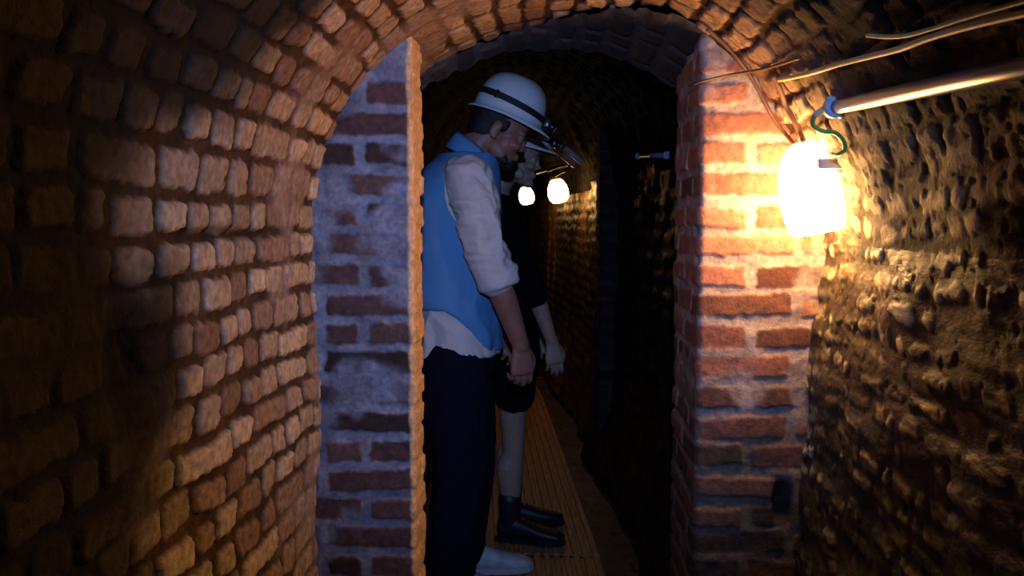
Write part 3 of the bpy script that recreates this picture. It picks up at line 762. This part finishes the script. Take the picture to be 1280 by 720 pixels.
bmesh.ops.recalc_face_normals(bm, faces=bm.faces[:])
obj('collar', bm, M_VEST, man)
# trousers
bm = bmesh.new()
ring_loft(bm, zsecs([(.76,-.02,0,.136,.168),(.82,-.022,0,.143,.172),(.86,-.022,0,.138,.165),(.90,-.004,0,.105,.150)]), 36)
limb(bm, [(-.026,-.088,.80), (-.016,-.098,.62), (-.006,-.10,.47), (-.03,-.103,.25), (-.05,-.104,.06)], [.118,.108,.094,.088,.084])
limb(bm, [(-.0,.088,.80), (.025,.098,.62), (.045,.10,.47), (.02,.103,.25), (.005,.104,.09)], [.104,.094,.080,.078,.076])
remesh('trousers', bm, .007, M_JEANS, man, 4, folds(.006, 14, 11, 760))
shoe(man, -.03, -.10, 0, .30, -.12, M_TRAIN, M_SOLE)
shoe(man, .055, .10, 0, .30, .05, M_TRAIN, M_SOLE)
helmet(man, HM @ Matrix.Translation((.012,0,.050)), 1.0, M_STRAP, '', None, True)

# ---- the second person
wom = person_root((-.228, 3.56, .0135), math.radians(4), 'person in a black top, black shorts and boots, half hidden beyond the first')
HW = Matrix.Translation((.082, 0, 1.545)) @ Matrix.Rotation(math.radians(10), 4, 'Y') @ Matrix.Rotation(math.radians(-14), 4, 'Z')
bm = bmesh.new()
head(bm, HW, .95, .9)
limb(bm, [(.0,0,1.37), (.015,0,1.43), (.060,0,1.51)], [.060,.048,.048])
ring_loft(bm, zsecs([(.72,.05,0,.09,.15),(.86,.045,0,.10,.155),(.98,.03,0,.085,.12),(1.12,0,0,.095,.135),(1.26,0,0,.10,.15),(1.34,0,0,.085,.14),(1.39,0,0,.06,.09)]))
for q in (-1, 1):
    limb(bm, [(0,q*.11,1.345), (.01,q*.170,1.325), (.075,q*.200,1.19), (.135,q*.205,1.055)], [.046,.046,.038,.034])
    limb(bm, [(.135,q*.205,1.055), (.17,q*.20,.96), (.215,q*.19,.83)], [.034,.034,.023])
    limb(bm, [(.05,q*.08,.78), (.07,q*.085,.44), (.06,q*.085,.10)], [.078,.048,.033])
    limb(bm, [(.068,q*.085,.36),(.045,q*.087,.30),(.052,q*.086,.20)], [.040,.044,.036])
hand(bm, (.216,-.19,.825), (.15,.0,-1), (.2,-1,0), (.25,.45,.35), -1, .9)
hand(bm, (.216,.19,.825), (.15,.0,-1), (.2,1,0), (.25,.45,.35), 1, .9)
remesh('body', bm, .0042, M_SKIN2, wom, 2)
bm = bmesh.new()
HMx = HM; HM = HW
hs((-.018,0,.045), (.090,.077,.082)); hs((-.055,0,-.02), (.045,.060,.060)); hs((-.075,0,-.075), (.030,.035,.060))
remesh('hair', bm, .005, M_HAIR, wom, 2, folds(.0025, 60, 60, 811))
eyes_of(wom, HW, .95)
bm = bmesh.new()
ring_loft(bm, zsecs([(.80,.05,0,.118,.172),(.90,.045,0,.115,.165),(1.0,.03,0,.108,.145),(1.12,0,0,.114,.152),(1.26,0,0,.118,.162),(1.34,0,0,.098,.150),(1.395,.003,0,.068,.09)]), 32)
for q in (-1,1): limb(bm, [(0,q*.11,1.335), (.01,q*.170,1.318), (.075,q*.200,1.19), (.130,q*.205,1.06), (.152,q*.204,1.00)], [.056,.057,.052,.048,.043])
remesh('top', bm, .007, M_BTOP, wom, 3, folds(.005, 13, 8, 780))
bm = bmesh.new()
ring_loft(bm, zsecs([(.66,.06,0,.11,.165),(.76,.055,0,.125,.178),(.84,.05,0,.118,.168),(.92,.04,0,.10,.14)]), 32)
for q in (-1,1): limb(bm, [(.06,q*.085,.76), (.068,q*.092,.66), (.072,q*.096,.61)], [.098,.090,.086])
remesh('shorts', bm, .007, M_SHORT, wom, 3, folds(.004, 14, 11, 790))
shoe(wom, .088, -.09, 0, .28, -.25, M_BOOT, M_BLK, .07); shoe(wom, .098, .09, 0, .28, .1, M_BOOT, M_BLK, .07)
helmet(wom, HW @ Matrix.Translation((.010,0,.048)), .97, M_STRAP, '', None, True)
